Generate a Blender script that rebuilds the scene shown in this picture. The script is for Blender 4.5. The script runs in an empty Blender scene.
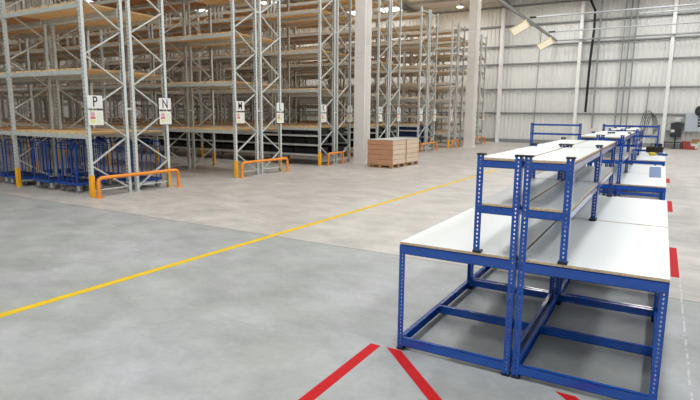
import bpy, math, random
from mathutils import Matrix, Vector
random.seed(7)
S = bpy.context.scene
C = S.collection
PI = math.pi

# ------------------------------------------------------------------ helpers
class MB:
    """collects boxes, bars and tubes into one mesh"""
    def __init__(s):
        s.v = []; s.f = []; s.m = []; s.sm = []
    def add(s, vs, fs, mi=0, smooth=False):
        n = len(s.v); s.v += [tuple(p) for p in vs]
        for q in fs:
            s.f.append(tuple(i + n for i in q)); s.m.append(mi); s.sm.append(smooth)
    def box(s, x0, x1, y0, y1, z0, z1, mi=0, side=None):
        vs = [(x0,y0,z0),(x1,y0,z0),(x1,y1,z0),(x0,y1,z0),(x0,y0,z1),(x1,y0,z1),(x1,y1,z1),(x0,y1,z1)]
        s.add(vs, [(0,3,2,1),(4,5,6,7)], mi)
        s.add(vs, [(0,1,5,4),(1,2,6,5),(2,3,7,6),(3,0,4,7)], mi if side is None else side)
    def bar(s, a, b, w, t, mi=0, up=(0,0,1)):
        """rectangular bar from a to b, width w along 'up x dir', thickness t along the other"""
        a = Vector(a); b = Vector(b); d = (b-a).normalized(); u = Vector(up)
        if abs(d.dot(u)) > .99: u = Vector((1,0,0))
        p = d.cross(u).normalized(); q = p.cross(d).normalized()
        vs = [c + p*(i*w/2) + q*(j*t/2) for c in (a, b) for i, j in ((-1,-1),(1,-1),(1,1),(-1,1))]
        s.add(vs, [(0,3,2,1),(4,5,6,7),(0,1,5,4),(1,2,6,5),(2,3,7,6),(3,0,4,7)], mi)
    def tube(s, pts, r, n=10, mi=0, cap=True):
        P = [Vector(p) for p in pts]; rings = []
        ref = None
        for i, p in enumerate(P):
            if i == 0: d = P[1]-P[0]
            elif i == len(P)-1: d = P[-1]-P[-2]
            else: d = (P[i+1]-P[i]).normalized() + (P[i]-P[i-1]).normalized()
            d.normalize()
            if ref is None:
                ref = Vector((0,0,1)) if abs(d.z) < .9 else Vector((1,0,0))
            a = d.cross(ref).normalized(); b = a.cross(d).normalized(); ref = b
            rr = r[i] if isinstance(r, (list, tuple)) else r
            rings.append([p + a*(rr*math.cos(t)) + b*(rr*math.sin(t)) for t in [2*PI*k/n for k in range(n)]])
        vs = [q for rg in rings for q in rg]; fs = []
        for i in range(len(P)-1):
            for k in range(n):
                fs.append((i*n+k, i*n+(k+1) % n, (i+1)*n+(k+1) % n, (i+1)*n+k))
        s.add(vs, fs, mi, True)
        if cap:
            s.add(rings[0], [tuple(range(n))[::-1]], mi); s.add(rings[-1], [tuple(range(n))], mi)
    def prism(s, prof, z0, z1, mi=0):
        n = len(prof)
        vs = [(x,y,z0) for x,y in prof] + [(x,y,z1) for x,y in prof]
        s.add(vs, [tuple(range(n))[::-1], tuple(range(n,2*n))] + [(i,(i+1)%n,n+(i+1)%n,n+i) for i in range(n)], mi)
    def mesh(s, name, mats):
        me = bpy.data.meshes.new(name); me.from_pydata(s.v, [], s.f)
        for m in (mats if isinstance(mats, (list, tuple)) else [mats]): me.materials.append(m)
        me.polygons.foreach_set('material_index', s.m)
        me.polygons.foreach_set('use_smooth', s.sm)
        me.update()
        return me
    def build(s, name, mats, parent=None, loc=(0,0,0)):
        return link(name, s.mesh(name, mats), parent, loc)

def link(name, me, parent=None, loc=(0,0,0), rz=0):
    o = bpy.data.objects.new(name, me); C.objects.link(o)
    o.parent = parent; o.location = loc; o.rotation_euler[2] = rz
    return o
def tag(o, label=None, cat=None, group=None, kind=None):
    if label: o['label'] = label
    if cat: o['category'] = cat
    if group: o['group'] = group
    if kind: o['kind'] = kind
    return o
def thing(name, label, cat, loc=(0,0,0), rz=0, group=None):
    return tag(link(name, None, None, loc, rz), label, cat, group)
def struct(o): return tag(o, kind='structure')
def bevel(o, w, seg=2):
    m = o.modifiers.new('bevel', 'BEVEL'); m.width = w; m.segments = seg; m.limit_method = 'ANGLE'
    return o

# ------------------------------------------------------------------ materials
def srgb(c):
    return tuple((x/255/12.92 if x/255 <= .04045 else ((x/255+.055)/1.055)**2.4) for x in c) + (1,)
def mat(name, col, rough=.5, metal=0, noise=None, bump=None, emit=None, spec=.5):
    m = bpy.data.materials.new(name); m.use_nodes = True
    nt = m.node_tree; N = nt.nodes; L = nt.links; b = N['Principled BSDF']
    b.inputs['Base Color'].default_value = srgb(col); b.inputs['Roughness'].default_value = rough
    b.inputs['Metallic'].default_value = metal; b.inputs['Specular IOR Level'].default_value = spec
    if emit:
        b.inputs['Emission Color'].default_value = srgb(col); b.inputs['Emission Strength'].default_value = emit
    if noise:
        sc, amt = noise
        tc = N.new('ShaderNodeTexCoord'); nz = N.new('ShaderNodeTexNoise'); nz.inputs['Scale'].default_value = sc
        nz.inputs['Detail'].default_value = 4
        L.new(tc.outputs['Object'], nz.inputs['Vector'])
        mp = N.new('ShaderNodeMapRange'); mp.inputs['To Min'].default_value = 1-amt; mp.inputs['To Max'].default_value = 1+amt
        mp.inputs['From Min'].default_value = .3; mp.inputs['From Max'].default_value = .7
        L.new(nz.outputs[0], mp.inputs['Value'])
        vm = N.new('ShaderNodeVectorMath'); vm.operation = 'SCALE'; vm.inputs[0].default_value = srgb(col)[:3]
        L.new(mp.outputs[0], vm.inputs['Scale']); L.new(vm.outputs[0], b.inputs['Base Color'])
    return m

M = {}
M['blue'] = mat('blue_powder_coat', (0, 76, 172), .2, noise=(6, .06))
_b = M['blue'].node_tree.nodes['Principled BSDF']; _b.inputs['Coat Weight'].default_value = .55; _b.inputs['Coat Roughness'].default_value = .1
M['navy'] = mat('blue_trolley_paint', (14, 72, 158), .4, noise=(5, .1))
M['navy_deck'] = mat('dark_blue_deck', (18, 34, 84), .6)
M['melamine'] = mat('white_melamine', (225, 228, 226), .3, noise=(1.5, .015))
M['chip_edge'] = mat('chipboard_edge', (206, 184, 154), .8, noise=(60, .2))
M['black'] = mat('black_plastic', (18, 18, 20), .5)
M['black_bin'] = mat('black_bin_plastic', (13, 14, 17), .55)
M['blue_bin'] = mat('blue_bin_plastic', (16, 44, 84), .5)
M['yellow'] = mat('yellow_guard_paint', (250, 182, 20), .42, noise=(8, .05))
M['orange'] = mat('orange_barrier_paint', (238, 146, 46), .4, noise=(8, .06))
M['galv'] = mat('galvanised_steel', (200, 204, 200), .45, .12, noise=(12, .08))
M['galv_dark'] = mat('dull_galvanised_steel', (150, 153, 152), .5, .3, noise=(12, .08))
M['white_steel'] = mat('white_painted_steel', (238, 238, 236), .5, noise=(3, .02))
M['pipe'] = mat('pipe_paint', (186, 190, 192), .75, spec=.2)
M['column'] = mat('column_paint', (230, 226, 221), .55, noise=(2, .02))
M['girt'] = mat('girt_steel', (150, 153, 154), .5, .2)
M['ceiling'] = mat('roof_sheet', (214, 212, 208), .7)
M['rafter'] = mat('rafter_steel', (120, 120, 120), .6)
M['skylight'] = mat('daylight_panel', (255, 255, 255), .5, emit=2)
M['lamp_glow'] = mat('lit_lamp', (255, 248, 235), .5, emit=6)
M['tube_glow'] = mat('fluorescent_tube', (255, 252, 246), .5, emit=.55)
M['cream'] = mat('cream_lamp_body', (226, 214, 168), .5)
M['conduit'] = mat('grey_conduit', (158, 162, 164), .45, .3)
M['rubber'] = mat('grey_rubber', (110, 112, 115), .7)
M['wheel_hub'] = mat('wheel_metal', (190, 192, 194), .35, .7)
M['red_tape'] = mat('red_floor_tape', (188, 28, 34), .7, spec=.15, noise=(7, .06))
M['yellow_tape'] = mat('yellow_floor_line', (214, 180, 40), .7, spec=.2, noise=(7, .08))
M['sign'] = mat('sign_white', (228, 228, 224), .5)
M['ink'] = mat('sign_black', (22, 22, 24), .6)
M['pink'] = mat('print_pink', (214, 160, 170), .6)
M['red'] = mat('print_red', (206, 96, 92), .6)
M['lime'] = mat('print_yellow', (226, 222, 140), .6)
M['pale_green'] = mat('print_pale_green', (220, 226, 200), .6)
M['cab_blue'] = mat('cabinet_blue_grey', (182, 192, 200), .5)
M['cab_dark'] = mat('cabinet_charcoal', (42, 46, 50), .5)
M['cab_white'] = mat('cabinet_white', (208, 210, 208), .5)
M['card'] = mat('cardboard', (170, 132, 92), .8)
M['redbox'] = mat('red_plastic', (168, 74, 66), .6)
M['tool_yellow'] = mat('tool_yellow', (212, 184, 40), .5)
M['tool_blue'] = mat('tool_blue', (44, 90, 160), .5)
M['bag'] = mat('bag_fabric', (44, 36, 32), .9)
M['blue_sheet'] = mat('blue_plastic_sheet', (58, 96, 150), .5)
M['plastic_top'] = mat('plastic_wrap', (202, 203, 198), .4)

def wood_mat(name, c1, c2, axis, pitch, gapdark=.55, rough=.75):
    """boards side by side along the object's own axis, each its own tone"""
    m = bpy.data.materials.new(name); m.use_nodes = True
    nt = m.node_tree; N = nt.nodes; L = nt.links; b = N['Principled BSDF']; b.inputs['Roughness'].default_value = rough
    tc = N.new('ShaderNodeTexCoord'); sp = N.new('ShaderNodeSeparateXYZ'); L.new(tc.outputs['Object'], sp.inputs[0])
    dv = N.new('ShaderNodeMath'); dv.operation = 'DIVIDE'; L.new(sp.outputs[axis], dv.inputs[0]); dv.inputs[1].default_value = pitch
    fl = N.new('ShaderNodeMath'); fl.operation = 'FLOOR'; L.new(dv.outputs[0], fl.inputs[0])
    fr = N.new('ShaderNodeMath'); fr.operation = 'FRACT'; L.new(dv.outputs[0], fr.inputs[0])
    wn = N.new('ShaderNodeTexWhiteNoise'); wn.noise_dimensions = '1D'; L.new(fl.outputs[0], wn.inputs['W'])
    nz = N.new('ShaderNodeTexNoise'); nz.inputs['Scale'].default_value = 6; nz.inputs['Detail'].default_value = 5
    mp = N.new('ShaderNodeMapping'); mp.inputs['Scale'].default_value = [(3,.4,.4) if axis == 0 else (.6,.6,5)][0]
    L.new(tc.outputs['Object'], mp.inputs[0]); L.new(mp.outputs[0], nz.inputs['Vector'])
    ad = N.new('ShaderNodeMath'); ad.operation = 'ADD'; L.new(wn.outputs['Value'], ad.inputs[0]); L.new(nz.outputs[0], ad.inputs[1])
    hf = N.new('ShaderNodeMath'); hf.operation = 'MULTIPLY'; L.new(ad.outputs[0], hf.inputs[0]); hf.inputs[1].default_value = .5
    mx = N.new('ShaderNodeMix'); mx.data_type = 'RGBA'; L.new(hf.outputs[0], mx.inputs[0])
    mx.inputs[6].default_value = srgb(c1); mx.inputs[7].default_value = srgb(c2)
    lt = N.new('ShaderNodeMath'); lt.operation = 'LESS_THAN'; L.new(fr.outputs[0], lt.inputs[0]); lt.inputs[1].default_value = .06
    m2 = N.new('ShaderNodeMix'); m2.data_type = 'RGBA'; L.new(lt.outputs[0], m2.inputs[0]); L.new(mx.outputs[2], m2.inputs[6])
    m2.inputs[7].default_value = tuple(x*gapdark for x in srgb(c1)[:3]) + (1,)
    L.new(m2.outputs[2], b.inputs['Base Color'])
    return m
M['deck'] = wood_mat('pine_deck_boards', (222, 180, 124), (250, 220, 170), 0, .105)
M['deck_shade'] = wood_mat('brown_deck_boards', (176, 124, 86), (214, 168, 124), 0, .105)  # browner copy of the deck boards, rack interior shade put into its colour
M['crate_front'] = wood_mat('reddish_crate_boards', (176, 124, 94), (208, 160, 126), 2, .148)
M['crate_wood'] = wood_mat('pale_crate_boards', (206, 182, 156), (232, 212, 188), 2, .148)
M['pallet'] = mat('pallet_wood', (176, 142, 104), .85, noise=(9, .12))

def rack_post_mat():
    m = mat('perforated_galvanised_post', (204, 208, 206), .45, .1)
    nt = m.node_tree; N = nt.nodes; L = nt.links; b = N['Principled BSDF']
    tc = N.new('ShaderNodeTexCoord'); sp = N.new('ShaderNodeSeparateXYZ'); L.new(tc.outputs['Object'], sp.inputs[0])
    def mth(op, a, v=None):
        n = N.new('ShaderNodeMath'); n.operation = op
        if hasattr(a, 'links'): L.new(a, n.inputs[0])
        else: n.inputs[0].default_value = a
        if v is not None:
            if hasattr(v, 'links'): L.new(v, n.inputs[1])
            else: n.inputs[1].default_value = v
        return n.outputs[0]
    z = mth('FRACT', mth('DIVIDE', sp.outputs[2], .075))
    z = mth('LESS_THAN', mth('ABSOLUTE', mth('SUBTRACT', z, .5)), .17)
    x = mth('LESS_THAN', mth('ABSOLUTE', mth('SUBTRACT', mth('ABSOLUTE', sp.outputs[0]), .019)), .006)
    y = mth('GREATER_THAN', mth('ABSOLUTE', sp.outputs[1]), .027)
    k = mth('MULTIPLY', mth('MULTIPLY', z, x), y)
    mx = N.new('ShaderNodeMix'); mx.data_type = 'RGBA'; L.new(k, mx.inputs[0])
    mx.inputs[6].default_value = srgb((206, 210, 207)); mx.inputs[7].default_value = srgb((60, 62, 64))
    L.new(mx.outputs[2], b.inputs['Base Color'])
    return m
M['rack_post'] = rack_post_mat()

def floor_mat():
    m = bpy.data.materials.new('polished_concrete'); m.use_nodes = True
    nt = m.node_tree; N = nt.nodes; L = nt.links; b = N['Principled BSDF']
    tc = N.new('ShaderNodeTexCoord'); sp = N.new('ShaderNodeSeparateXYZ'); L.new(tc.outputs['Object'], sp.inputs[0])
    def mth(op, a, v=None, c=None):
        n = N.new('ShaderNodeMath'); n.operation = op
        for i, q in enumerate((a, v, c)):
            if q is None: continue
            if hasattr(q, 'links'): L.new(q, n.inputs[i])
            else: n.inputs[i].default_value = q
        return n.outputs[0]
    def nz(scale, detail, mscale=(1,1,1), rot=0, dist=0):
        mp = N.new('ShaderNodeMapping'); mp.inputs['Scale'].default_value = mscale; mp.inputs['Rotation'].default_value[2] = rot
        L.new(tc.outputs['Object'], mp.inputs[0]); n = N.new('ShaderNodeTexNoise')
        n.inputs['Scale'].default_value = scale; n.inputs['Detail'].default_value = detail; n.inputs['Roughness'].default_value = .62
        n.inputs['Distortion'].default_value = dist
        L.new(mp.outputs[0], n.inputs['Vector']); return n.outputs[0]
    def mix(f, a, c, bt='MIX'):
        n = N.new('ShaderNodeMix'); n.data_type = 'RGBA'; n.blend_type = bt
        if hasattr(f, 'links'): L.new(f, n.inputs[0])
        else: n.inputs[0].default_value = f
        for i, q in ((6, a), (7, c)):
            if hasattr(q, 'links'): L.new(q, n.inputs[i])
            else: n.inputs[i].default_value = q
        return n.outputs[2]
    # two pours meeting at the construction joint y = 5.58
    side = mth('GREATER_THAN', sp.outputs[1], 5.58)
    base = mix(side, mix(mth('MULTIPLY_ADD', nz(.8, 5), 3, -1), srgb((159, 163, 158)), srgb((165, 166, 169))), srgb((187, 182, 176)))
    big = mth('MULTIPLY_ADD', nz(.4, 6, dist=.2), 1.3, .35)       # broad clouds
    sm = mth('MULTIPLY_ADD', nz(1.9, 12, (1, 1.3, 1), .5, .15), 1.0, .49)     # trowel clouds
    fine = mth('MULTIPLY_ADD', nz(22, 6), .3, .84)
    k = mth('MULTIPLY', mth('MULTIPLY', sm, fine), mth('MULTIPLY_ADD', mth('SUBTRACT', big, 1.0), .38, 1.0))
    vm = N.new('ShaderNodeVectorMath'); vm.operation = 'SCALE'; L.new(base, vm.inputs[0]); L.new(k, vm.inputs['Scale'])
    col = vm.outputs[0]
    # saw cuts / construction joint lines
    wob = mth('MULTIPLY', mth('SUBTRACT', nz(3, 2), .5), .02)
    yy = mth('ADD', sp.outputs[1], wob)
    j1 = mth('LESS_THAN', mth('ABSOLUTE', mth('SUBTRACT', yy, 5.58)), .012)
    jx = mth('FRACT', mth('DIVIDE', mth('ADD', sp.outputs[0], 100.12), 6.0))
    j2 = mth('MULTIPLY', mth('LESS_THAN', jx, .0015), .0)
    jy = mth('FRACT', mth('DIVIDE', mth('SUBTRACT', sp.outputs[1], 5.58), 6.0))
    j3 = mth('MULTIPLY', mth('LESS_THAN', jy, .002), .5)
    jj = mth('MAXIMUM', mth('MULTIPLY', j1, .75), mth('MAXIMUM', j2, j3))
    col = mix(jj, col, srgb((112, 104, 96)))
    # faint chalky streaks
    st = mth('GREATER_THAN', nz(1.4, 12, (.5, 2.2, 1), .9, .6), .655)
    col = mix(mth('MULTIPLY', st, .14), col, srgb((206, 208, 204)))
    ch = mth('MULTIPLY', mth('LESS_THAN', mth('ABSOLUTE', mth('SUBTRACT', mth('ADD', sp.outputs[0], wob), .295)), .007), mth('MULTIPLY', mth('LESS_THAN', sp.outputs[1], 6.3), mth('GREATER_THAN', nz(9, 4), .48)))
    col = mix(mth('MULTIPLY', ch, .6), col, srgb((214, 214, 210)))
    L.new(col, b.inputs['Base Color'])
    rg = mth('MULTIPLY_ADD', nz(1.2, 4), .25, .30)
    L.new(rg, b.inputs['Roughness'])
    b.inputs['Specular IOR Level'].default_value = .35
    return m
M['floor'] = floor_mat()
M['cladding'] = mat('wall_cladding', (232, 233, 230), .55, noise=(.25, .03))

# ------------------------------------------------------------------ the setting
XL, XR, YB, YF = -39.0, 12.0, -9.0, 35.0
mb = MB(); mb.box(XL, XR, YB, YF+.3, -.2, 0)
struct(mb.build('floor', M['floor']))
def cladding(name, a, b, n_dir, z0, z1, pitch=.25, rib=.09, dep=.045, mi='cladding', ztop=None):
    """profiled sheet from a to b (x, y), ribs stand out towards n_dir"""
    a = Vector(a + (0,)); b = Vector(b + (0,)); d = (b-a); Ln = d.length; d.normalize(); n = Vector(n_dir + (0,))
    pts = []; t = 0
    while t < Ln:
        for u, w in ((0, 0), (pitch-rib, 0), (pitch-rib*.8, dep), (pitch-rib*.2, dep)):
            if t+u <= Ln: pts.append(a + d*(t+u) + n*w)
        t += pitch
    pts.append(b)
    k = len(pts); zt = ztop or (lambda p: z1)
    vs = [(p.x, p.y, z0) for p in pts] + [(p.x, p.y, zt(p)) for p in pts]
    back = [(p.x, p.y, z0) for p in (a - n*.12, b - n*.12)] + [(p.x, p.y, zt(p)) for p in (a - n*.12, b - n*.12)]
    m_ = MB(); m_.add(vs, [(i, i+1, k+i+1, k+i) for i in range(k-1)])
    m_.add(back, [(0, 1, 3, 2)])
    m_.add([vs[0], back[0], vs[k], back[2]], [(0, 1, 3, 2)]); m_.add([vs[k-1], back[1], vs[-1], back[3]], [(0, 1, 3, 2)])
    return struct(m_.build(name, M[mi]))
def zroof(p): return 8.75 + (35 - p.y)*.07
cladding('wall_far', (XL, YF), (XR, YF), (0, -1), 0, 8.9)
cladding('wall_left', (XL, YB), (XL, YF), (1, 0), 0, 12, ztop=zroof, pitch=.5)
cladding('wall_right', (XR, YB), (XR, YF), (-1, 0), 0, 12, ztop=zroof, pitch=.5)
cladding('wall_near', (XL, YB), (XR, YB), (0, 1), 0, 12, ztop=zroof, pitch=.5)
mb = MB()
zc = lambda y: 8.75 + (35-y)*.07
mb.add([(XL,YB,zc(YB)),(XR,YB,zc(YB)),(XR,YF,zc(YF)),(XL,YF,zc(YF)),(XL,YB,zc(YB)+.15),(XR,YB,zc(YB)+.15),(XR,YF,zc(YF)+.15),(XL,YF,zc(YF)+.15)],
       [(0,1,2,3),(4,7,6,5),(0,4,5,1),(2,6,7,3),(0,3,7,4),(1,5,6,2)])
struct(mb.build('ceiling', M['ceiling']))
# skylight panels in the roof, one structure each
k = 1
for ix in range(8):
    for iy in range(3):
        xa = -36.5 + ix*6.0; ya = -5 + iy*13.2
        m_ = MB(); y1 = ya + 9.5
        m_.add([(xa,ya,zc(ya)-.02),(xa+1.3,ya,zc(ya)-.02),(xa+1.3,y1,zc(y1)-.02),(xa,y1,zc(y1)-.02),
                (xa,ya,zc(ya)-.005),(xa+1.3,ya,zc(ya)-.005),(xa+1.3,y1,zc(y1)-.005),(xa,y1,zc(y1)-.005)],
               [(0,1,2,3),(4,7,6,5),(0,4,5,1),(2,6,7,3),(0,3,7,4),(1,5,6,2)])
        struct(m_.build('window_%d' % k, M['skylight'])); k += 1
for xa, ya, y1 in ((-20.0, 28, 34.6), (-17.6, 28, 34.6), (-15.0, 28, 32.0)):
    m_ = MB(); m_.add([(xa,ya,zc(ya)-.02),(xa+1.5,ya,zc(ya)-.02),(xa+1.5,y1,zc(y1)-.02),(xa,y1,zc(y1)-.02),(xa,ya,zc(ya)-.005),(xa+1.5,ya,zc(ya)-.005),(xa+1.5,y1,zc(y1)-.005),(xa,y1,zc(y1)-.005)],
               [(0,1,2,3),(4,7,6,5),(0,4,5,1),(2,6,7,3),(0,3,7,4),(1,5,6,2)])
    struct(m_.build('window_%d' % k, M['skylight'])); k += 1
# rafters (along y) and purlins (along x)
k = 1
for x in (-34, -28, -22, -15.2, -9, -3, 3, 9):
    m_ = MB()
    m_.bar((x, YB+.1, zc(YB)-.3), (x, YF-.12, zc(YF)-.3), .2, .36)
    struct(m_.build('trim_%d' % k, M['rafter'])); k += 1
for i in range(14):
    y = YB+1.6 + i*3.1
    m_ = MB(); m_.box(XL+.1, XR-.1, y, y+.06, zc(y)-.2, zc(y)-.03)
    struct(m_.build('trim_%d' % k, M['girt'])); k += 1
# horizontal wall rails on the far wall
for z in (1.88, 3.37, 4.93, 6.02, 7.27, 8.45):
    m_ = MB(); m_.box(XL+.1, XR-.1, YF-.17, YF-.045, z-.07, z-.05); m_.box(XL+.1, XR-.1, YF-.17, YF-.155, z-.07, z+.03)
    struct(m_.build('trim_%d' % k, M['girt'])); k += 1
m_ = MB(); m_.box(XL+.1, XR-.1, YF-.1, YF-.042, 0, .22)
struct(m_.build('baseboard_far', M['girt']))

def steel_column(name, x0, x1, y0, y1, zt, m, label, face='y'):
    t = .03
    m_ = MB()
    m_.box(x0, x1, y0, y0+t, 0, zt); m_.box(x0, x1, y1-t, y1, 0, zt)
    xm = (x0+x1)/2; m_.box(xm-t/2, xm+t/2, y0+t, y1-t, 0, zt)
    o = tag(m_.build(name, m), label, 'column')
    pl = MB(); pl.box(x0-.05, x1+.05, y0-.05, y1+.05, .0, .02)
    for i in (x0-.02, x1+.02):
        for j in (y0-.02, y1+.02): pl.tube([(i, j, .02), (i, j, .05)], .014, 6)
    pl.build('base_plate', m, o)
    return o
c1 = steel_column('steel_column', -9.12, -8.73, 15.85, 16.3, zc(16.1)-.5, M['column'], 'thick pale steel column beside the rack end marked J, left of the timber crates')
c2 = steel_column('steel_column', -9.12, -8.66, 27.65, 28.15, zc(28)-.5, M['column'], 'thick pale steel column standing far off beside the rack end marked C')
for c, (cx, cy) in ((c1, (-8.92, 15.85)), (c2, (-8.9, 27.65))):
    m_ = MB()
    for dx in (-.06, .06):
        for z in (3.55, 3.68): m_.tube([(cx+dx, cy, z), (cx+dx, cy-.015, z)], .014, 6)
    m_.build('bolt_heads', M['girt'], c)
for x, lb in [(-13.8, 'slim white wall column behind the rack end marked H'), (-9.2, 'slim white wall column at the left edge of the open far wall'),
              (-4.6, 'slim white wall column in the middle of the far wall above the blue benches'),
              (0.06, 'slim white wall column just left of the dark electrical box on the far wall'),
              (4.7, 'slim white wall column right of the blue grey cabinet')]:
    m_ = MB(); t = .02
    m_.box(x-.09, x+.09, 34.5, 34.5+t, 0, zc(34.6)-.5); m_.box(x-.09, x+.09, 34.8-t, 34.8, 0, zc(34.6)-.5); m_.box(x-.01, x+.01, 34.52, 34.78, 0, zc(34.6)-.5)
    tag(m_.build('wall_column', M['white_steel']), lb, 'column')

# ------------------------------------------------------------------ floor markings
def strip(name, pts, m, label, cat='tape', group=None):
    m_ = MB(); z = .0015
    m_.add([(x, y, z) for x, y in pts] + [(x, y, .0) for x, y in pts], [(0,1,2,3), (0,4,5,1), (1,5,6,2), (2,6,7,3), (3,7,4,0)])
    return tag(m_.build(name, m), label, cat, group)
strip('floor_line', [(-4.63, -2), (-4.53, -2), (-4.30, 16.5), (-4.40, 16.5)], M['yellow_tape'], 'long yellow line painted across the concrete floor', 'floor line')
strip('floor_tape', [(-1.69, 1.2), (-1.61, 1.2), (-1.62, 3.24), (-1.70, 3.24)], M['red_tape'], 'straight red floor tape running toward the camera, left of the bench leg')
def diag(x, y1, label):
    ln = 1.5
    strip('floor_tape', [(x, y1), (x+ln*1.03, y1-ln), (x+.113+ln*1.03, y1-ln), (x+.113, y1)], M['red_tape'], label)
diag(-1.575, 3.245, 'slanting red floor tape starting at the front left bench leg')
diag(-.42, 3.225, 'slanting red floor tape starting under the front of the right bench')
for (a, b), lb in zip(((6.36, 7.84), (10.9, 12.36), (15.8, 16.95)), ('short red floor tape beside the gap behind the nearest benches', 'short red floor tape in the gap before the third pair of benches', 'smallest and farthest short red floor tape right of the benches')):
    strip('floor_tape', [(.215, a), (.295, a), (.295, b), (.215, b)], M['red_tape'], lb)

# ------------------------------------------------------------------ blue workbenches
W = .042; T = .003; HP = .0262
_cache = {}
def angle_post(sx, sy, h):
    """slotted angle, corner at the origin, flanges towards sx (x) and sy (y), real keyholes"""
    key = ('ap', sx, sy, round(h, 3))
    if key in _cache: return _cache[key]
    m_ = MB()
    def flange(ax, s, o):
        a, b = .016, .026
        def bx(u0, u1, z0, z1):
            p0, p1 = sorted((s*u0, s*u1)); q0, q1 = sorted((0, o*T))
            if ax == 0: m_.box(p0, p1, q0, q1, z0, z1)
            else: m_.box(q0, q1, p0, p1, z0, z1)
        bx(0, a, 0, h); bx(b, W, 0, h)
        z = 0; c = HP/2 + .004
        while z < h - .001:
            z1 = min(c - .0065, h)
            bx(a, b, z, z1)
            if c + .0065 > h: break
            z = c + .0065; c += HP
            # teardrop: narrow lower half
            mid = (a+b)/2
            bx(a, a+.0022, z-.013, z-.0065); bx(b-.0022, b, z-.013, z-.0065)
            if c - .0065 > h: bx(a, b, z, h); break
    flange(0, sx, sy); flange(1, sy, sx)
    me = m_.mesh('angle_post', M['blue']); _cache[key] = me
    return me
def cap_mesh(sx, sy, h=.012, w=.046):
    key = ('cap', sx, sy, h)
    if key in _cache: return _cache[key]
    m_ = MB(); x0, x1 = sorted((-sx*.003, sx*w)); y0, y1 = sorted((-sy*.003, sy*w))
    m_.box(x0, x1, y0, y1, 0, h); me = m_.mesh('cap', M['black']); _cache[key] = me
    return me
def beam_mb(x0, x1, y0, y1, z0, z1, m_=None):
    """folded step beam: outer face with a small inward lip, rivets at the ends"""
    m_ = m_ or MB()
    if abs(x1-x0) > abs(y1-y0):
        s = 1 if y1 > y0 else -1; ya, yb = sorted((y0, y0+s*.003)); yc, yd = sorted((y0, y1))
        m_.box(x0, x1, ya, yb, z0, z1); m_.box(x0, x1, yc, yd, z1-.003, z1); m_.box(x0, x1, yc, yd, z0, z0+.003)
    else:
        s = 1 if x1 > x0 else -1; xa, xb = sorted((x0, x0+s*.003)); xc, xd = sorted((x0, x1))
        m_.box(xa, xb, y0, y1, z0, z1); m_.box(xc, xd, y0, y1, z1-.003, z1); m_.box(xc, xd, y0, y1, z0, z0+.003)
    return m_
def post(name, root, x, y, z0, h, sx, sy, foot=True, cap=True):
    p = link(name, angle_post(sx, sy, h), root, (x, y, z0))
    if foot: link('foot', cap_mesh(sx, sy, .014, .05), p, (0, 0, 0))
    if cap: link('cap', cap_mesh(sx, sy), p, (0, 0, h-.002))
    return p
def bench(label, x_in, s, y0, L, wid=.79, group='blue workbenches', loc=(0,0,0), rz=0, table=True, shelf=.275):
    """inner (tall) side at x_in, the table runs towards s; local frame when rz is used"""
    root = thing('workbench', label, 'workbench', loc, rz, group)
    xo = x_in + s*wid; y1 = y0+L; xs = x_in + s*shelf
    HB, HT = .768, 1.412
    g = .0015
    post('tall_post', root, x_in, y0, 0, HT, s, 1); post('tall_post', root, x_in, y1, 0, HT, s, -1)
    post('leg', root, xo, y0, 0, HB-g, -s, 1, cap=False); post('leg', root, xo, y1, 0, HB-g, -s, -1, cap=False)
    post('shelf_post', root, xs, y0+.004, .785, HT-.785, -s, 1); post('shelf_post', root, xs, y1-.004, .785, HT-.785, -s, -1)
    xa, xb = sorted((x_in + s*.004, xo - s*.004)); xsa, xsb = sorted((x_in + s*.004, xs - s*.004))
    e = .0035
    for z0, z1 in ((.703, .766), (.03, .092)):
        top = z0 > .5
        # the bench-level front beam covers the head of the outer leg
        fa, fb = sorted((x_in + s*W*.96, xo if top else xo - s*W*.96))
        for yy, sg, nm in ((y0, 1, 'front_beam'), (y1, -1, 'rear_beam')):
            off = -.002*sg if top else .001*sg
            beam_mb(fa, fb, yy+off, yy+off+sg*.03, z0, z1).build(nm, M['blue'], root)
        for xx, sg in ((x_in, s), (xo, -s)):
            beam_mb(xx+sg*.004, xx+sg*.034, y0+W, y1-W, z0, z1).build('side_beam', M['blue'], root)
    m_ = MB(); ym = (y0+y1)/2 - .04; beam_mb(xa+.004, xb-.004, ym-.02, ym+.015, .03, .09, m_); m_.build('tie_bar', M['blue'], root)
    m_ = MB(); ym = (y0+y1)/2; m_.box(xa+.004, xb-.004, ym-.02, ym+.02, .735, .765); m_.build('tie_bar', M['blue'], root)
    # boards: melamine faces, chipboard edges; the worktop is notched round the tall posts
    def board(name, xp, xq, z0, z1, notch=True):
        m_ = MB(); p, q = sorted((xp, xq))
        m_.box(p, q, y0 + (.006 if notch else 0), y1 - (.006 if notch else 0), z0, z1, 0, 1)
        return m_.build(name, [M['melamine'], M['chip_edge']], root)
    board('worktop', x_in + s*.001, xo, .768, .785)
    for zb, zt in ((1.045, 1.094), (1.336, 1.380)):
        fa, fb = sorted((x_in + s*W*.96, xs - s*W*.96))
        for yy, sg in ((y0+.002, 1), (y1-.002, -1)):
            beam_mb(fa, fb, yy, yy+sg*.03, zb, zt).build('shelf_end_beam', M['blue'], root)
        for xx, sg in ((x_in, s), (xs, -s)):
            beam_mb(xx+sg*.004, xx+sg*.03, y0+W, y1-W, zb, zt).build('shelf_side_beam', M['blue'], root)
        board('shelf_board', x_in + s*.001, xs - s*.005, zt+.001, zt+.016)
    return root
XIL, XIR = -.7075, -.6925
pairs = [(3.26, 1.61, 'nearest'), (4.885, 1.61, 'second'), (7.80, 1.70, 'third'), (9.52, 1.70, 'fourth'), (12.55, 1.62, 'fifth'), (14.19, 1.62, 'sixth')]
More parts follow.
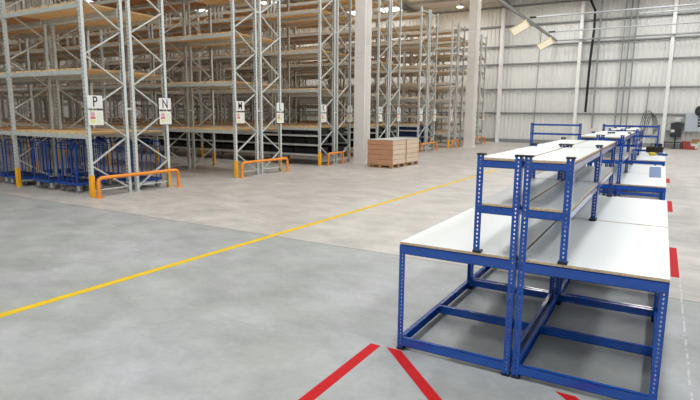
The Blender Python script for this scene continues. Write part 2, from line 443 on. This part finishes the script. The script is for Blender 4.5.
for y, L_, w in pairs:
    bench('blue white-topped workbench with upper shelves, %s one in the left half of the row' % w, XIL, -1, y, L_)
    bench('blue white-topped workbench with upper shelves, %s one in the right half of the row' % w, XIR, 1, y, L_, wid=.803)
# two benches standing across the row at its far end
def cross_bench(x0, x1, y, label):
    root = thing('workbench', label, 'workbench', (x0, y, 0), 0, 'blue workbenches')
    L_ = x1-x0; HT = 1.45; d = .8
    for xx, sx in ((0, 1), (L_, -1)):
        post('tall_post', root, xx, 0, 0, HT, sx, 1, cap=True); post('leg', root, xx, d, 0, .766, sx, -1, cap=False)
        post('tall_post', root, xx, .28, .785, HT-.785, sx, -1)
        for z0, z1 in ((.703, .766), (.03, .09)):
            beam_mb(xx+sx*.004, xx+sx*.034, W, d-W, z0, z1).build('side_beam', M['blue'], root)
        for z0, z1 in ((1.11, 1.16), (1.385, 1.435)):
            beam_mb(xx+sx*.004, xx+sx*.034, W, .28-W, z0, z1).build('shelf_end_beam', M['blue'], root)
    for z0, z1 in ((.703, .766), (.03, .09)):
        beam_mb(W, L_-W, 0, .03, z0, z1).build('front_beam', M['blue'], root)
        beam_mb(W, L_-W, d, d-.03, z0, z1).build('rear_beam', M['blue'], root)
    for z0, z1 in ((1.11, 1.16), (1.385, 1.435)):
        beam_mb(W, L_-W, 0, .03, z0, z1).build('shelf_rail', M['blue'], root)
        beam_mb(W, L_-W, .28, .25, z0, z1).build('shelf_rail', M['blue'], root)
    m_ = MB(); m_.box(.005, L_-.005, .005, d, .768, .785, 0, 1); m_.build('worktop', [M['melamine'], M['chip_edge']], root)
    return root
cross_bench(-3.50, -2.08, 17.0, 'blue bench with bare upper rails standing crosswise, left of the long double row')
cross_bench(-1.49, -.06, 17.0, 'blue bench with bare upper rails standing crosswise at the far end of the double row')

# ------------------------------------------------------------------ pallet racks
BAY = 2.62; X0 = -9.45; RH = 6.35; D = .90
LV = [1.22, 2.44, 3.65, 4.87, 6.08]
def c_post():
    m_ = MB(); t = .004; w = .038; d = .03
    m_.box(-w, w, -d, -d+t, 0, RH); m_.box(-w, -w+t, -d+t, d, 0, RH); m_.box(w-t, w, -d+t, d, 0, RH)
    m_.box(-w+t, -w+.025, d-t, d, 0, RH); m_.box(w-.025, w-t, d-t, d, 0, RH)
    m_.box(-.075, .075, -.07, .07, 0, .008)
    return m_.mesh('post', M['rack_post'])
POST = c_post()
def bracing(flip):
    """lattice between the two posts (local y 0..D); outer side nodes alternate with inner ones"""
    m_ = MB(); yo, yi = (.03, D-.03) if not flip else (D-.03, .03)
    zo = [.62 + 1.045*i for i in range(6)]; zi = [.1 + 1.045*i for i in range(6)]
    for i in range(5):
        m_.bar((.012, yi, zi[i]), (.012, yo, zo[i]), .022, .045, up=(1, 0, 0))
        m_.bar((-.012, yo, zo[i]), (-.012, yi, zi[i+1]), .022, .045, up=(1, 0, 0))
    m_.bar((0, yi, zi[5]), (0, yo, 5.86), .022, .045, up=(1, 0, 0))
    m_.bar((0, yi, .13), (0, yo, .13), .022, .045, up=(1, 0, 0)); m_.bar((0, yi, 6.2), (0, yo, 6.2), .022, .045, up=(1, 0, 0))
    return m_.mesh('upright_frame', M['galv'])
BR = {0: bracing(0), 1: bracing(1)}
m_ = MB(); m_.prism([(-.048, .036), (-.048, -.022), (-.032, -.04), (.032, -.04), (.048, -.022), (.048, .036), (.043, .036), (.043, -.019), (.029, -.035), (-.029, -.035), (-.043, -.019), (-.043, .036)], 0, .43)
m_.box(-.07, .07, -.06, -.04, 0, .008)
GUARD = m_.mesh('post_guard', M['yellow'])
m_ = MB(); lb = BAY-.08
m_.box(0, lb, -.025, .025, -.085, 0)
for xx in (0, lb):
    m_.box(xx-.004 if xx else 0, xx if xx else .004, -.042, .03, -.16, .03)
BEAM = m_.mesh('beam', M['galv'])
m_ = MB(); m_.box(0, lb, -.02, .02, -.05, 0)
RAIL = m_.mesh('shelf_rail', M['galv'])
def deck_mesh(m, n):
    m_ = MB(); rnd = random.Random(n); x = .01
    while x < lb-.1:
        a, b = rnd.uniform(-.012, .012), rnd.uniform(-.012, .012); th = rnd.uniform(.0, .004)
        m_.box(x, x+.098, .03+a, D-.03+b, 0, .034+th); x += .105
    return m_.mesh('deck', m)
DECKS = [deck_mesh(M['deck'], 1), deck_mesh(M['deck'], 2), deck_mesh(M['deck_shade'], 3)]
m_ = MB(); m_.box(0, lb, .02, D-.02, 0, .012)
SHELF = m_.mesh('shelf_deck', M['galv_dark'])
def add_bin_mesh(m):
    m_ = MB(); w, d, h, t = .46, .6, .2, .006
    m_.box(-w/2, w/2, 0, d, 0, t); m_.box(-w/2, -w/2+t, 0, d, t, h); m_.box(w/2-t, w/2, 0, d, t, h)
    m_.box(-w/2+t, w/2-t, d-t, d, t, h); m_.box(-w/2+t, w/2-t, 0, t, t, h*.8)
    m_.box(-w/2-.008, w/2+.008, -.01, 0, h*.74, h*.84); m_.box(-.08, .08, -.008, 0, h*.3, h*.5)
    return m_.mesh('storage_bin', m)
BINM = {'black': add_bin_mesh(M['black_bin']), 'blue': add_bin_mesh(M['blue_bin'])}
def rack(letter, ya, flip, nb, lv=LV, low=0, bins=None, guards=True):
    """row along -x; its near side at y = ya; flip: the aisle side is the far side"""
    root = thing('pallet_rack', 'grey steel pallet rack row with wooden decks, its end frame carrying the letter %s' % letter, 'pallet rack', (X0, ya, 0), 0, 'pallet rack rows')
    for i in range(nb+1):
        x = -.05 - i*BAY
        f = link('upright_frame', BR[flip], root, (x, 0, 0))
        link('post', POST, f, (0, .03, 0)); link('post', POST, f, (0, D-.03, 0), PI)
        if guards:
            link('post_guard', GUARD, f, (0, (.03 if not flip else D-.03), 0), 0 if not flip else PI)
    for i in range(nb):
        x = -.09 - i*BAY - lb
        for k, z in enumerate(lv):
            link('beam', BEAM, root, (x, .03, z)); link('beam', BEAM, root, (x, D-.03, z), 0)
            link('deck', DECKS[(i*7+k*3+ord(letter)) % 2 if (i*5 + k*3 + ord(letter)) % 5 > (1 if i else -1) else 2], root, (x, 0, z))  # end bay keeps the bright boards, deeper bays mix in the shaded copy
    if not flip and letter != 'A':
        for z in (1.72, 4.3):
            for i in range(nb+1):
                m_ = MB(); xx = -.05 - i*BAY; m_.box(xx-.02, xx+.02, D, D+.13, z-.02, z+.02); m_.build('row_spacer', M['galv'], root)
    for i in range(low):
        x = -.09 - i*BAY - lb
        for z in (.36, .68, .98):
            link('shelf_rail', RAIL, root, (x, .03, z)); link('shelf_rail', RAIL, root, (x, D-.03, z)); link('shelf_deck', SHELF, root, (x, 0, z))
        if bins:
            for z in (.375, .695, .995):
                for q in range(5):
                    b = link('storage_bin', BINM[bins], None, (X0 + x + .26 + q*.5, ya+.08, z), 0)
                    tag(b, '%s plastic storage bin on the low shelves of the rack marked %s' % (bins, letter), 'storage bin', '%s bins in rack %s' % (bins, letter))
    return root
def nbays(y): return min(10, math.ceil((2.05*(y+.9) + X0)/BAY) + 1)
ys = [6.27, 10.35, 14.28, 18.28, 22.3, 26.3, 30.3]
letters = ['PN', 'ML', 'KJ', 'HG', 'FE', 'DC', 'BA']
LV2 = [1.22, 2.1, 3.0, 3.9, 4.8, 5.7]; LV3 = [.75, 1.6, 2.45, 3.3, 4.2, 5.05, 5.9]
cfg = {'K': (9, 'black'), 'J': (2, 'black'), 'H': (2, 'black'), 'G': (1, 'black'), 'F': (2, 'blue'), 'E': (1, 'blue')}
for y, pr_ in zip(ys, letters):
    for j, le in enumerate(pr_):
        ya = y if j == 0 else y+1.03
        lv = LV if le not in 'EDCBA' else (LV2 if le in 'EC' else LV3)
        low, bn = cfg.get(le, (0, None))
        rack(le, ya, j, min(nbays(ya), 8 if le in 'EDCBA' else 10), lv, low, bn)

# signs on the end frames
def text_mesh(ch, size):
    cu = bpy.data.curves.new('t', 'FONT'); cu.body = ch; cu.size = size; cu.extrude = .001; cu.offset = size*.006
    cu.align_x = 'CENTER'; cu.align_y = 'CENTER'
    o = bpy.data.objects.new('t', cu); C.objects.link(o); bpy.context.view_layer.update()
    me = bpy.data.meshes.new_from_object(o.evaluated_get(bpy.context.evaluated_depsgraph_get()))
    bpy.data.objects.remove(o); bpy.data.curves.remove(cu)
    me.materials.clear(); me.materials.append(M['ink']); return me
def sign(letter, yc):
    x = X0 + .014
    m_ = MB(); m_.box(0, .006, -.16, .16, -.122, .122)
    o = tag(m_.build('aisle_sign', M['sign'], None, (x, yc, 1.842)), 'white plate with the black letter %s on a rack end' % letter, 'sign', 'letter signs on the rack ends')
    t = link('letter', text_mesh(letter, .28), o, (.0072, 0, -.005)); t.rotation_euler = (PI/2, 0, PI/2)
    t.scale = (.75, 1, 1)
    m_ = MB(); m_.box(0, .006, -.16, .16, -.14, .14)
    n = tag(m_.build('load_notice', M['sign'], None, (x, yc, 1.54)), 'white notice with coloured panels below the letter %s on a rack end' % letter, 'notice', 'notices on the rack ends')
    m_ = MB(); m_.box(.006, .0072, -.11, -.02, .02, .10, 0); m_.box(.006, .0072, -.12, -.01, -.02, .015, 1); m_.box(.006, .0072, -.11, -.03, -.11, -.035, 2)
    m_.box(.006, .0072, -.10, -.03, .105, .125, 2); m_.box(.006, .0072, .03, .12, -.08, .10, 3)
    m_.build('printed_panels', [M['pink'], M['red'], M['lime'], M['pale_green']], n)
    m_ = MB(); m_.box(-.014, 0, -.02, .02, -.1, .1); m_.build('bracket', M['galv_dark'], o)
    m_ = MB(); m_.box(-.014, 0, -.02, .02, -.1, .1); m_.build('bracket', M['galv_dark'], n)
for y, pr_ in zip(ys, letters):
    sign(pr_[0], y + .16); sign(pr_[1], y + 1.93 - .10)

# orange hoop barriers before the rack ends
def barrier(y0, y1, label, x=-9.33, h=.385, r=.037):
    c = .10; pts = [(x, y0, 0), (x, y0, h-c)]
    for k in range(1, 6):
        a = k*PI/12; pts.append((x, y0 + c*(1-math.cos(a)), h - c + c*math.sin(a)))
    pts.append((x, y0+c, h))
    pts.append((x, y1-c, h))
    for k in range(1, 6):
        a = k*PI/12; pts.append((x, y1-c+c*math.sin(a), h-c+c*math.cos(a)))
    pts += [(x, y1, h-c), (x, y1, 0)]
    m_ = MB(); m_.tube(pts, r, 14)
    o = tag(m_.build('barrier', M['orange']), label, 'barrier', 'orange hoop barriers before the rack ends')
    for yy in (y0, y1):
        p = MB(); p.box(x-.075, x+.075, yy-.075, yy+.075, 0, .008)
        for i in (-.055, .055):
            for j in (-.055, .055): p.tube([(x+i, yy+j, .008), (x+i, yy+j, .02)], .009, 6)
        p.build('base_plate', M['orange'], o)
barrier(6.32, 8.30, 'orange tubular hoop barrier before rack ends P and N, beside the trolleys')
barrier(10.42, 12.36, 'orange tubular hoop barrier before rack ends M and L')
barrier(14.58, 15.50, 'short orange hoop barrier before rack ends K and J, left of the column')
barrier(18.40, 20.25, 'orange hoop barrier before rack ends H and G, behind the timber crates')
barrier(22.40, 24.30, 'orange hoop barrier before rack ends F and E, right of the timber crates')
barrier(26.45, 27.35, 'short orange hoop barrier left of the far thick column')
barrier(30.45, 32.3, 'farthest orange hoop barrier, right of the far thick column')

# ------------------------------------------------------------------ platform trolleys
def arc_hoop(w, h, r, z0, y, tube=.015):
    pts = [(-w/2, y, z0), (-w/2, y, h-r)]
    for k in range(1, 6):
        a = k*PI/12; pts.append((-w/2 + r*(1-math.cos(a)), y, h-r+r*math.sin(a)))
    pts.append((-w/2+r, y, h)); pts.append((w/2-r, y, h))
    for k in range(1, 6):
        a = k*PI/12; pts.append((w/2-r+r*math.sin(a), y, h-r+r*math.cos(a)))
    pts += [(w/2, y, h-r), (w/2, y, z0)]
    m_ = MB(); m_.tube(pts, tube, 8); return m_
TW, TL = .62, .64
def trolley_meshes():
    d = {}
    m_ = MB(); m_.box(-TW/2, TW/2, 0, TL, .185, .20, 1)
    m_.box(-TW/2-.01, TW/2+.01, -.015, .01, .155, .208); m_.box(-TW/2-.01, TW/2+.01, TL-.01, TL+.015, .155, .208)
    m_.box(-TW/2-.01, -TW/2+.01, .01, TL-.01, .155, .208); m_.box(TW/2-.01, TW/2+.01, .01, TL-.01, .155, .208)
    d['platform'] = m_.mesh('platform', [M['navy'], M['navy_deck']])
    hp = arc_hoop(TW-.02, 1.02, .09, .2, 0)
    for x in (-.15, 0, .15): hp.tube([(x, 0, .2), (x, 0, 1.02)], .009, 6)
    hp.tube([(-TW/2+.01, 0, .90), (TW/2-.01, 0, .90)], .010, 6)
    d['end_hoop'] = hp.mesh('end_hoop', M['navy'])
    c = MB(); c.tube([(-.022, 0, .066), (.022, 0, .066)], .066, 16); d['wheel'] = c.mesh('wheel', M['rubber'])
    c = MB(); c.box(-.03, .03, -.03, .03, .132, .142)
    for x in (-.027, .027): c.box(x-.002, x+.002, -.022, .022, .05, .135)
    c.tube([(-.032, 0, .06), (.032, 0, .06)], .02, 10); d['fork'] = c.mesh('caster_fork', M['wheel_hub'])
    return d
TM = trolley_meshes()
def trolley(x, y, rz, label):
    t = thing('trolley', label, 'trolley', (x, y, 0), rz, 'blue platform trolleys under the first rack')
    link('platform', TM['platform'], t); link('end_hoop', TM['end_hoop'], t, (0, .0, 0)); link('end_hoop', TM['end_hoop'], t, (0, TL, 0))
    rnd = random.Random(int(abs(x*100)))
    for i in (-TW/2+.06, TW/2-.06):
        for j in (.06, TL-.06):
            f = link('caster_fork', TM['fork'], t, (i, j, 0), rnd.uniform(-1, 1)); link('wheel', TM['wheel'], f)
trolley(-10.52, 6.44, .05, 'blue platform trolley with hoop ends, nearest to the rack post marked P')
trolley(-11.42, 6.42, -.04, 'blue platform trolley in the middle of the front row between the two yellow post guards')
trolley(-12.46, 6.42, .02, 'blue platform trolley just left of the second yellow post guard')
trolley(-13.25, 6.44, .0, 'blue platform trolley cut by the left edge of the photo')
trolley(-9.98, 7.48, .03, 'blue platform trolley in the back row seen through the end frame marked P')
trolley(-10.95, 7.5, -.03, 'dim blue platform trolley in the back row behind the two middle ones')
trolley(-11.7, 7.5, .03, 'dim blue platform trolley in the back row behind the second post guard')
trolley(-12.9, 7.5, .0, 'dim blue platform trolley at the left end of the back row')

# ------------------------------------------------------------------ timber crates
def crate(x, y, rz, label, wx=.90, ly=.93):
    t = thing('timber_crate', label, 'crate', (x, y, 0), rz, 'timber crates beside the column')
    m_ = MB()
    for yy in (.0, ly/2-.05, ly-.1): m_.box(0, wx, yy, yy+.1, 0, .02)
    for yy in (.0, ly/2-.05, ly-.1):
        for xx in (0, wx/2-.05, wx-.1): m_.box(xx, xx+.1, yy, yy+.1, .02, .08)
        m_.box(0, wx, yy, yy+.1, .08, .10)
    for k in range(7): m_.box(.005+k*(wx-.13)/6, .12+k*(wx-.13)/6, 0, ly, .10, .115)
    m_.build('pallet', M['pallet'], t)
    for k in range(5):
        z = .115 + k*.152; o = (.004, -.003, .005, 0, -.004)[k]
        m_ = MB(); a, b = .0+o, wx+o
        m_.box(a, b, .0, .02, 0, .148, 1); m_.box(a, b, ly-.02, ly, 0, .148)
        m_.box(a, a+.02, .02, ly-.02, 0, .148); m_.box(b-.02, b, .02, ly-.02, 0, .148)
        m_.box(b, b+.006, .03, .08, .02, .13); m_.box(b, b+.006, ly-.08, ly-.03, .02, .13)
        m_.build('collar', [M['crate_wood'], M['crate_front']], t, (0, 0, z))
    m_ = MB(); m_.box(-.01, wx+.01, -.01, ly+.01, 0, .014); m_.build('lid', M['plastic_top'], t, (0, 0, .115+.76))
crate(-8.07, 14.92, -.02, 'stacked timber crate on a pallet, nearer of the two beside the thick column')
crate(-8.05, 15.92, -.03, 'stacked timber crate on a pallet, farther of the two, touching the nearer one')

# ------------------------------------------------------------------ overhead services
# galvanised lighting trunking running in depth, with two hanging luminaires
m_ = MB(); m_.box(-6.03, -5.92, 12, 34.78, 6.12, 6.20); m_.box(-6.05, -5.90, 12, 34.78, 6.20, 6.21)
tr = tag(m_.build('lighting_trunking', M['galv_dark']), 'grey trunking overhead carrying two tilted lamps', 'trunking')
m_ = MB()
for y in (14, 18, 22, 26, 30, 34): m_.tube([(-5.975, y, 6.2), (-5.975, y, zc(y)-.02)], .006, 5)
m_.build('hanger_wires', M['conduit'], tr)
def luminaire(y, label):
    t = thing('luminaire', label, 'lamp', (-5.98, y, 5.62), 0, 'tilted lamps under the trunking')
    t.rotation_euler = (-.75, -.5, 0); t.scale = (.66, .66, .66)
    m_ = MB(); m_.box(-.62, .62, -.32, .32, .0, .06); m_.box(-.62, .62, -.32, -.30, -.07, 0); m_.box(-.62, .62, .30, .32, -.07, 0)
    m_.box(-.62, -.60, -.3, .3, -.07, 0); m_.box(.60, .62, -.3, .3, -.07, 0)
    m_.build('housing', M['cream'], t)
    for k in range(4):
        m_ = MB(); m_.tube([(-.56, -.21+k*.14, -.035), (.56, -.21+k*.14, -.035)], .028, 8); m_.build('fluorescent_tube', M['tube_glow'], t)
    m_ = MB(); m_.box(-.2, .25, -.16, .16, .06, .14); m_.build('gear_box', M['girt'], t)
    m_ = MB(); m_.tube([(-.45, 0, .06), (-.2, 0, .42), (.06, 0, .56)], .012, 6); m_.tube([(.45, 0, .06), (.3, 0, .45)], .012, 6); m_.build('suspension_wire', M['black'], t)
luminaire(25.4, 'cream tilted tube lamp hanging from the trunking, nearer and larger')
luminaire(31.5, 'cream tilted tube lamp hanging from the trunking, farther and smaller')
# white pipes running across in front of the far wall, black end caps
def pipe(x0, y, z, r, label, capped=True, x1=11.8):
    m_ = MB(); m_.tube([(x0, y, z), (x1, y, z)], r, 10)
    o = tag(m_.build('overhead_pipe', M['pipe']), label, 'pipe', 'white overhead pipes')
    if capped:
        c = MB(); c.tube([(x0-.28, y, z), (x0+.05, y, z)], r*1.25, 10); c.build('end_cap', M['black'], o)
    h = MB(); q = x0+.8
    while q < 11:
        h.tube([(q, y, z+r), (q, y, zc(y)-.02)], .006, 5); q += 3.4
    h.build('hanger_wires', M['conduit'], o)
pipe(-6.3, 30, 6.83, .04, 'upper white overhead pipe with a black end cap, before the far wall')
pipe(-1.45, 30.02, 6.62, .035, 'short white overhead pipe just below the upper one', False)
pipe(-5.3, 30.04, 6.03, .035, 'lower white overhead pipe with a black end cap, before the far wall')
m_ = MB(); m_.tube([(-5.9, 34.42, 6.14), (11.8, 34.42, 6.14)], .045, 8)
tag(m_.build('conduit', M['conduit']), 'grey horizontal conduit running right from the end of the trunking', 'conduit')
# conduits and cable dropping down the wall
def drop(pts, r, m, label, y=34.785, cat='conduit', group='conduits on the far wall'):
    m_ = MB(); m_.tube([(x, y, z) for x, z in pts], r, 6)
    tag(m_.build('conduit' if cat == 'conduit' else 'cable', m), label, cat, group)
drop([(-4.22, 8.35), (-4.05, 7.95), (-3.94, 7.75), (-3.92, 6.6), (-4.0, 5), (-4.04, 1.95)], .075, M['black'], 'thick black cable hanging down the far wall', 34.6, 'cable', None)
drop([(-3.60, 8.4), (-3.62, 1.0)], .055, M['conduit'], 'grey conduit just right of the thick black cable', 34.6)
drop([(-2.35,8.3), (-2.42, 1.0)], .04, M['conduit'], 'left one of three thin conduits close together on the far wall')
drop([(-2.05,8.3), (-2.12, 1.0)], .045, M['conduit'], 'middle one of three thin conduits close together on the far wall')
drop([(-1.75,8.3), (-1.82, 1.0)], .04, M['conduit'], 'right one of three thin conduits close together on the far wall')
drop([(-6.9, 6.9), (-7.0, .3)], .025, M['girt'], 'very thin dark conduit left on the bare far wall')
drop([(-.85, 3.6), (-.9, .6)], .035, M['conduit'], 'short grey conduit left of the coiled cables')
# coiled cables
m_ = MB()
for k in range(5):
    a0, b0, zp = -1.15+.1*k, -.42+.05*k, 2.05-.07*k
    pts = [(a0 + (b0-a0)*t, 34.60-.03*k, .75+.05*k + (zp-.75-.05*k)*(1-abs(2*t-1)**3.2)) for t in [i/14 for i in range(15)]]
    m_.tube(pts, .016, 6)
tag(m_.build('cable_coil', M['cab_dark']), 'bundle of looped dark cables hanging on the far wall above the bench rails', 'cable')
# lit high-bay lamp under the roof
t = thing('high_bay_lamp', 'small round lit lamp high up beside the far thick column', 'lamp', (-10.45, 30, 7.72))
m_ = MB(); m_.tube([(0,0,.0), (0,0,.1), (0,0,.22)], [.2, .17, .06], 16); m_.build('shade', M['girt'], t)
m_ = MB(); m_.tube([(0,0,-.03), (0,0,0)], .17, 16); m_.build('lens', M['lamp_glow'], t)
m_ = MB(); m_.tube([(0,0,.22), (0,0, zc(30)-7.74)], .01, 6); m_.build('rod', M['girt'], t)

# ------------------------------------------------------------------ far wall equipment
def cabinet(x0, x1, z0, z1, m, label, name='electrical_cabinet', cat='cabinet', dep=.28, yb=34.83, sw=()):
    t = thing(name, label, cat, ((x0+x1)/2, yb, z0)); w = (x1-x0)/2; h = z1-z0
    m_ = MB(); m_.box(-w, w, -dep, 0, 0, h); bevel(m_.build('body', m, t), .01)
    m_ = MB(); m_.box(-w+.03, w-.03, -dep-.012, -dep, .03, h-.03); d = m_.build('door', m, t)
    m_ = MB(); m_.box(w-.09, w-.07, -dep-.03, -dep-.012, h*.4, h*.6); m_.build('handle', M['black'], d)
    for (sx, sz, a, b) in sw:
        m_ = MB(); m_.box(sx, sx+a, -dep-.03, -dep-.012, sz, sz+b); m_.build('switch', M['ink'], t)
    return t
cabinet(1.05, 2.25, .92, 1.92, M['cab_blue'], 'large blue grey electrical cabinet with black switches at the right edge',
        sw=[(-.02, .28+.16*k, .28, .1) for k in range(4)])
cabinet(.40, .92, .62, 1.38, M['cab_dark'], 'charcoal electrical box on the far wall with a white tag')
m_ = MB(); m_.box(.42, .60, 34.52, 34.535, .88, 1.02); tag(m_.build('paper_tag', M['sign']), 'small white tag on the charcoal electrical box', 'tag')
cabinet(.21, .40, .97, 1.25, M['cab_white'], 'white box left of the charcoal electrical box', dep=.2)
cabinet(.55, .92, 1.45, 1.70, M['cab_white'], 'white box above the charcoal electrical box', dep=.2)
cabinet(-.75, -.05, .72, 1.0, M['cab_white'], 'wide white wall box behind the bench rails', dep=.2)
m_ = MB()
for k in range(5): m_.tube([(.86+.05*k, 34.6, 1.36), (.95+.04*k, 34.55, 1.5 + .03*k), (1.08+.02*k, 34.6, 1.68)], .02, 6)
m_.box(.86, 1.04, 34.6, 34.82, 1.42, 1.62)
tag(m_.build('cable_junction', M['girt']), 'grey cable junction between the charcoal box and the blue grey cabinet', 'cables')
m_ = MB()
m_.tube([(1.62+.12*math.cos(a), 34.5, 2.05+.2*math.sin(a)) for a in [i*PI/10 for i in range(21)]], .06, 8)
m_.tube([(1.62+.06*math.cos(a), 34.5, 2.05+.1*math.sin(a)) for a in [i*PI/10 for i in range(21)]], .05, 8)
tag(m_.build('hose_coil', M['cab_dark']), 'dark coiled hose on the wall above the blue grey cabinet', 'hose')
m_ = MB(); m_.tube([(.66, 34.45, 0.02), (.66, 34.45, .64)], .035, 8); m_.box(.5, .82, 34.3, 34.6, 0, .02)
tag(m_.build('floor_stand', M['cab_dark']), 'short dark stand below the charcoal electrical box', 'stand')
m_ = MB(); m_.box(.2, 1.0, 34.92, 34.95, .25, 1.8); tag(m_.build('wall_board', M['cab_white']), 'plain white board on the wall behind the charcoal electrical box', 'board')
# low dark table and the clutter along the wall
t = thing('low_table', 'low dark table on the floor below the charcoal electrical box', 'table', (.55, 33.9, 0))
m_ = MB(); m_.box(-.42, .42, -.3, .3, .33, .37); m_.build('tabletop', M['cab_dark'], t)
for i in (-.38, .38):
    for j in (-.26, .26):
        m_ = MB(); m_.box(i-.02, i+.02, j-.02, j+.02, 0, .33); m_.build('leg', M['cab_dark'], t)
def box_thing(x, y, w, d, h, m, label, name='storage_box', z=0, rz=0, cat='box', lid=None):
    t = thing(name, label, cat, (x, y, z), rz, None)
    m_ = MB(); m_.box(-w/2, w/2, -d/2, d/2, 0, h); bevel(m_.build('body', m, t), .008)
    m_ = MB(); m_.box(-w/2-.008, w/2+.008, -d/2-.008, d/2+.008, h-.03, h+.006); m_.build('lid', lid or m, t)
box_thing(1.18, 34.0, .34, .3, .42, M['redbox'], 'red box on the floor right of the low dark table', rz=.2)
box_thing(1.58, 34.02, .30, .3, .30, M['sign'], 'white box on the floor among the clutter by the wall', rz=-.1)
box_thing(1.40, 33.5, .28, .25, .18, M['redbox'], 'flat red box lying in front of the white box', rz=.5)
box_thing(1.9, 34.1, .36, .3, .38, M['cab_white'], 'pale box on the floor at the right edge below the cabinet', rz=.05)
box_thing(-.10, 34.0, .34, .3, .24, M['bag'], 'dark brown box on the floor left of the low dark table', rz=.1)
box_thing(1.62, 34.45, .36, .2, .52, M['card'], 'cardboard box standing upright behind the white box')
m_ = MB(); m_.tube([(.95+.75*i/12, 33.75+.1*math.sin(i*1.7), .03+.02*math.sin(i*2.3)**2) for i in range(13)], .025, 6)
tag(m_.build('hose', M['redbox']), 'red hose lying loose on the floor before the boxes', 'hose')
# things on the bench tops
m_ = MB(); m_.box(-.125, .05, 8.93, 10.95, .7852, .7868)
m_ = MB(); m_.add([(-.105, 8.93, .7865), (.05, 8.95, .7865), (.045, 10.95, .7865), (-.135, 10.9, .7865), (-.105, 8.93, .7855), (.05, 8.95, .7855), (.045, 10.95, .7855), (-.135, 10.9, .7855)],
                  [(0,1,2,3),(4,7,6,5),(0,4,5,1),(1,5,6,2),(2,6,7,3),(3,7,4,0)])
tag(m_.build('plastic_sheet', M['blue_sheet']), 'flat blue sheet lying on the white top of the right bench beyond the gap', 'sheet')
def power_tool(x, y, rz, m, label):
    t = thing('power_tool', label, 'tool', (x, y, .785), rz)
    m_ = MB(); m_.tube([(-.10, 0, .035), (-.08, 0, .035), (.02, 0, .035), (.06, 0, .035)], [.015, .034, .034, .02], 12); m_.build('motor_body', m, t)
    m_ = MB(); m_.tube([(.06, 0, .035), (.11, 0, .035)], [.018, .010], 10); m_.build('chuck', M['black'], t)
    m_ = MB(); m_.bar((-.04, 0, .022), (-.06, -.12, .022), .03, .03); m_.build('grip', M['black'], t)
    m_ = MB(); m_.box(-.10, -.02, -.17, -.11, .0, .05); m_.build('battery', m, t)
power_tool(-.13, 14.35, .3, M['tool_yellow'], 'yellow power tool on the far white bench top')
power_tool(.03, 14.4, 1.0, M['tool_blue'], 'blue power tool with black end on the far white bench top')
m_ = MB(); m_.tube([(-.04, 14.6, .80), (.0, 14.7, .80), (.06, 14.62, .80), (.08, 14.45, .80)], .012, 6)
tag(m_.build('cable', M['black']), 'short black cable beside the blue power tool', 'cable')
t = thing('tool_bag', 'dark brown tool bag on the far end of the right bench row', 'bag', (-.12, 15.45, .785), .0)
m_ = MB(); m_.prism([(-.17, -.1), (.17, -.1), (.19, 0), (.17, .1), (-.17, .1), (-.19, 0)], 0, .15); bevel(m_.build('body', M['bag'], t), .03, 3)
m_ = MB(); m_.tube([(-.1, 0, .14), (-.07, 0, .22), (.07, 0, .22), (.1, 0, .14)], .012, 8); m_.build('handle', M['bag'], t)

# ------------------------------------------------------------------ light: area lamps under the roof, extra ones added for the far wall
def area(x, y, sx, sy, power, col=(1, .985, .96)):
    l = bpy.data.lights.new('fill_light', 'AREA'); l.shape = 'RECTANGLE'; l.size = sx; l.size_y = sy; l.energy = power; l.color = col
    o = bpy.data.objects.new('roof_fill', l); C.objects.link(o); o.location = (x, y, zc(y)-.55)
    o.rotation_euler = (math.atan(.07)*-1, 0, 0)
for x in (-6.0, -.6, 5.5):
    for y in (-4, 2.2, 8.5, 15, 21.5, 28):
        area(x, y, .9, 1.8, 172 if y < 20 else 130, (.97, .99, 1))
for x in (-14, -22, -31):
    for y in (3, 12.9, 21, 29.2):
        area(x, y, 1, 5, 80)
for x in (-11.2, -17, -24, -5.5, 0, 5.5): area(x, 32.2, 1, 1.4, 95)  # row of added lamps to brighten the far wall, no fixtures there
w = bpy.data.worlds.new('World'); S.world = w; w.use_nodes = True
w.node_tree.nodes['Background'].inputs[0].default_value = (.8, .86, .95, 1); w.node_tree.nodes['Background'].inputs[1].default_value = .4

# ------------------------------------------------------------------ camera
F_, yaw, pit, rol, H = 529.1476, -0.527805, 0.1597933, 0.0106078, 1.65
cy, sy, cp, sp_ = math.cos(yaw), math.sin(yaw), math.cos(pit), math.sin(pit)
Fw = Vector((sy*cp, cy*cp, -sp_)); r = Vector((cy, -sy, 0)); u = r.cross(Fw)
r2 = r*math.cos(rol) + u*math.sin(rol); u2 = -r*math.sin(rol) + u*math.cos(rol)
cam = bpy.data.cameras.new('Camera'); cam.sensor_width = 36; cam.lens = F_*36/700; cam.clip_start = .05; cam.clip_end = 200
co = bpy.data.objects.new('Camera', cam); C.objects.link(co)
Mx = Matrix((r2, u2, -Fw)).transposed().to_4x4(); Mx.translation = Vector((0, 0, H)); co.matrix_world = Mx
S.camera = co
vs = S.view_settings; vs.view_transform = 'Standard'; vs.look = 'None'; vs.gamma = 1; vs.use_curve_mapping = False; vs.exposure = 0.0
S.cycles.use_denoising = True; S.cycles.max_bounces = 8; S.cycles.diffuse_bounces = 5
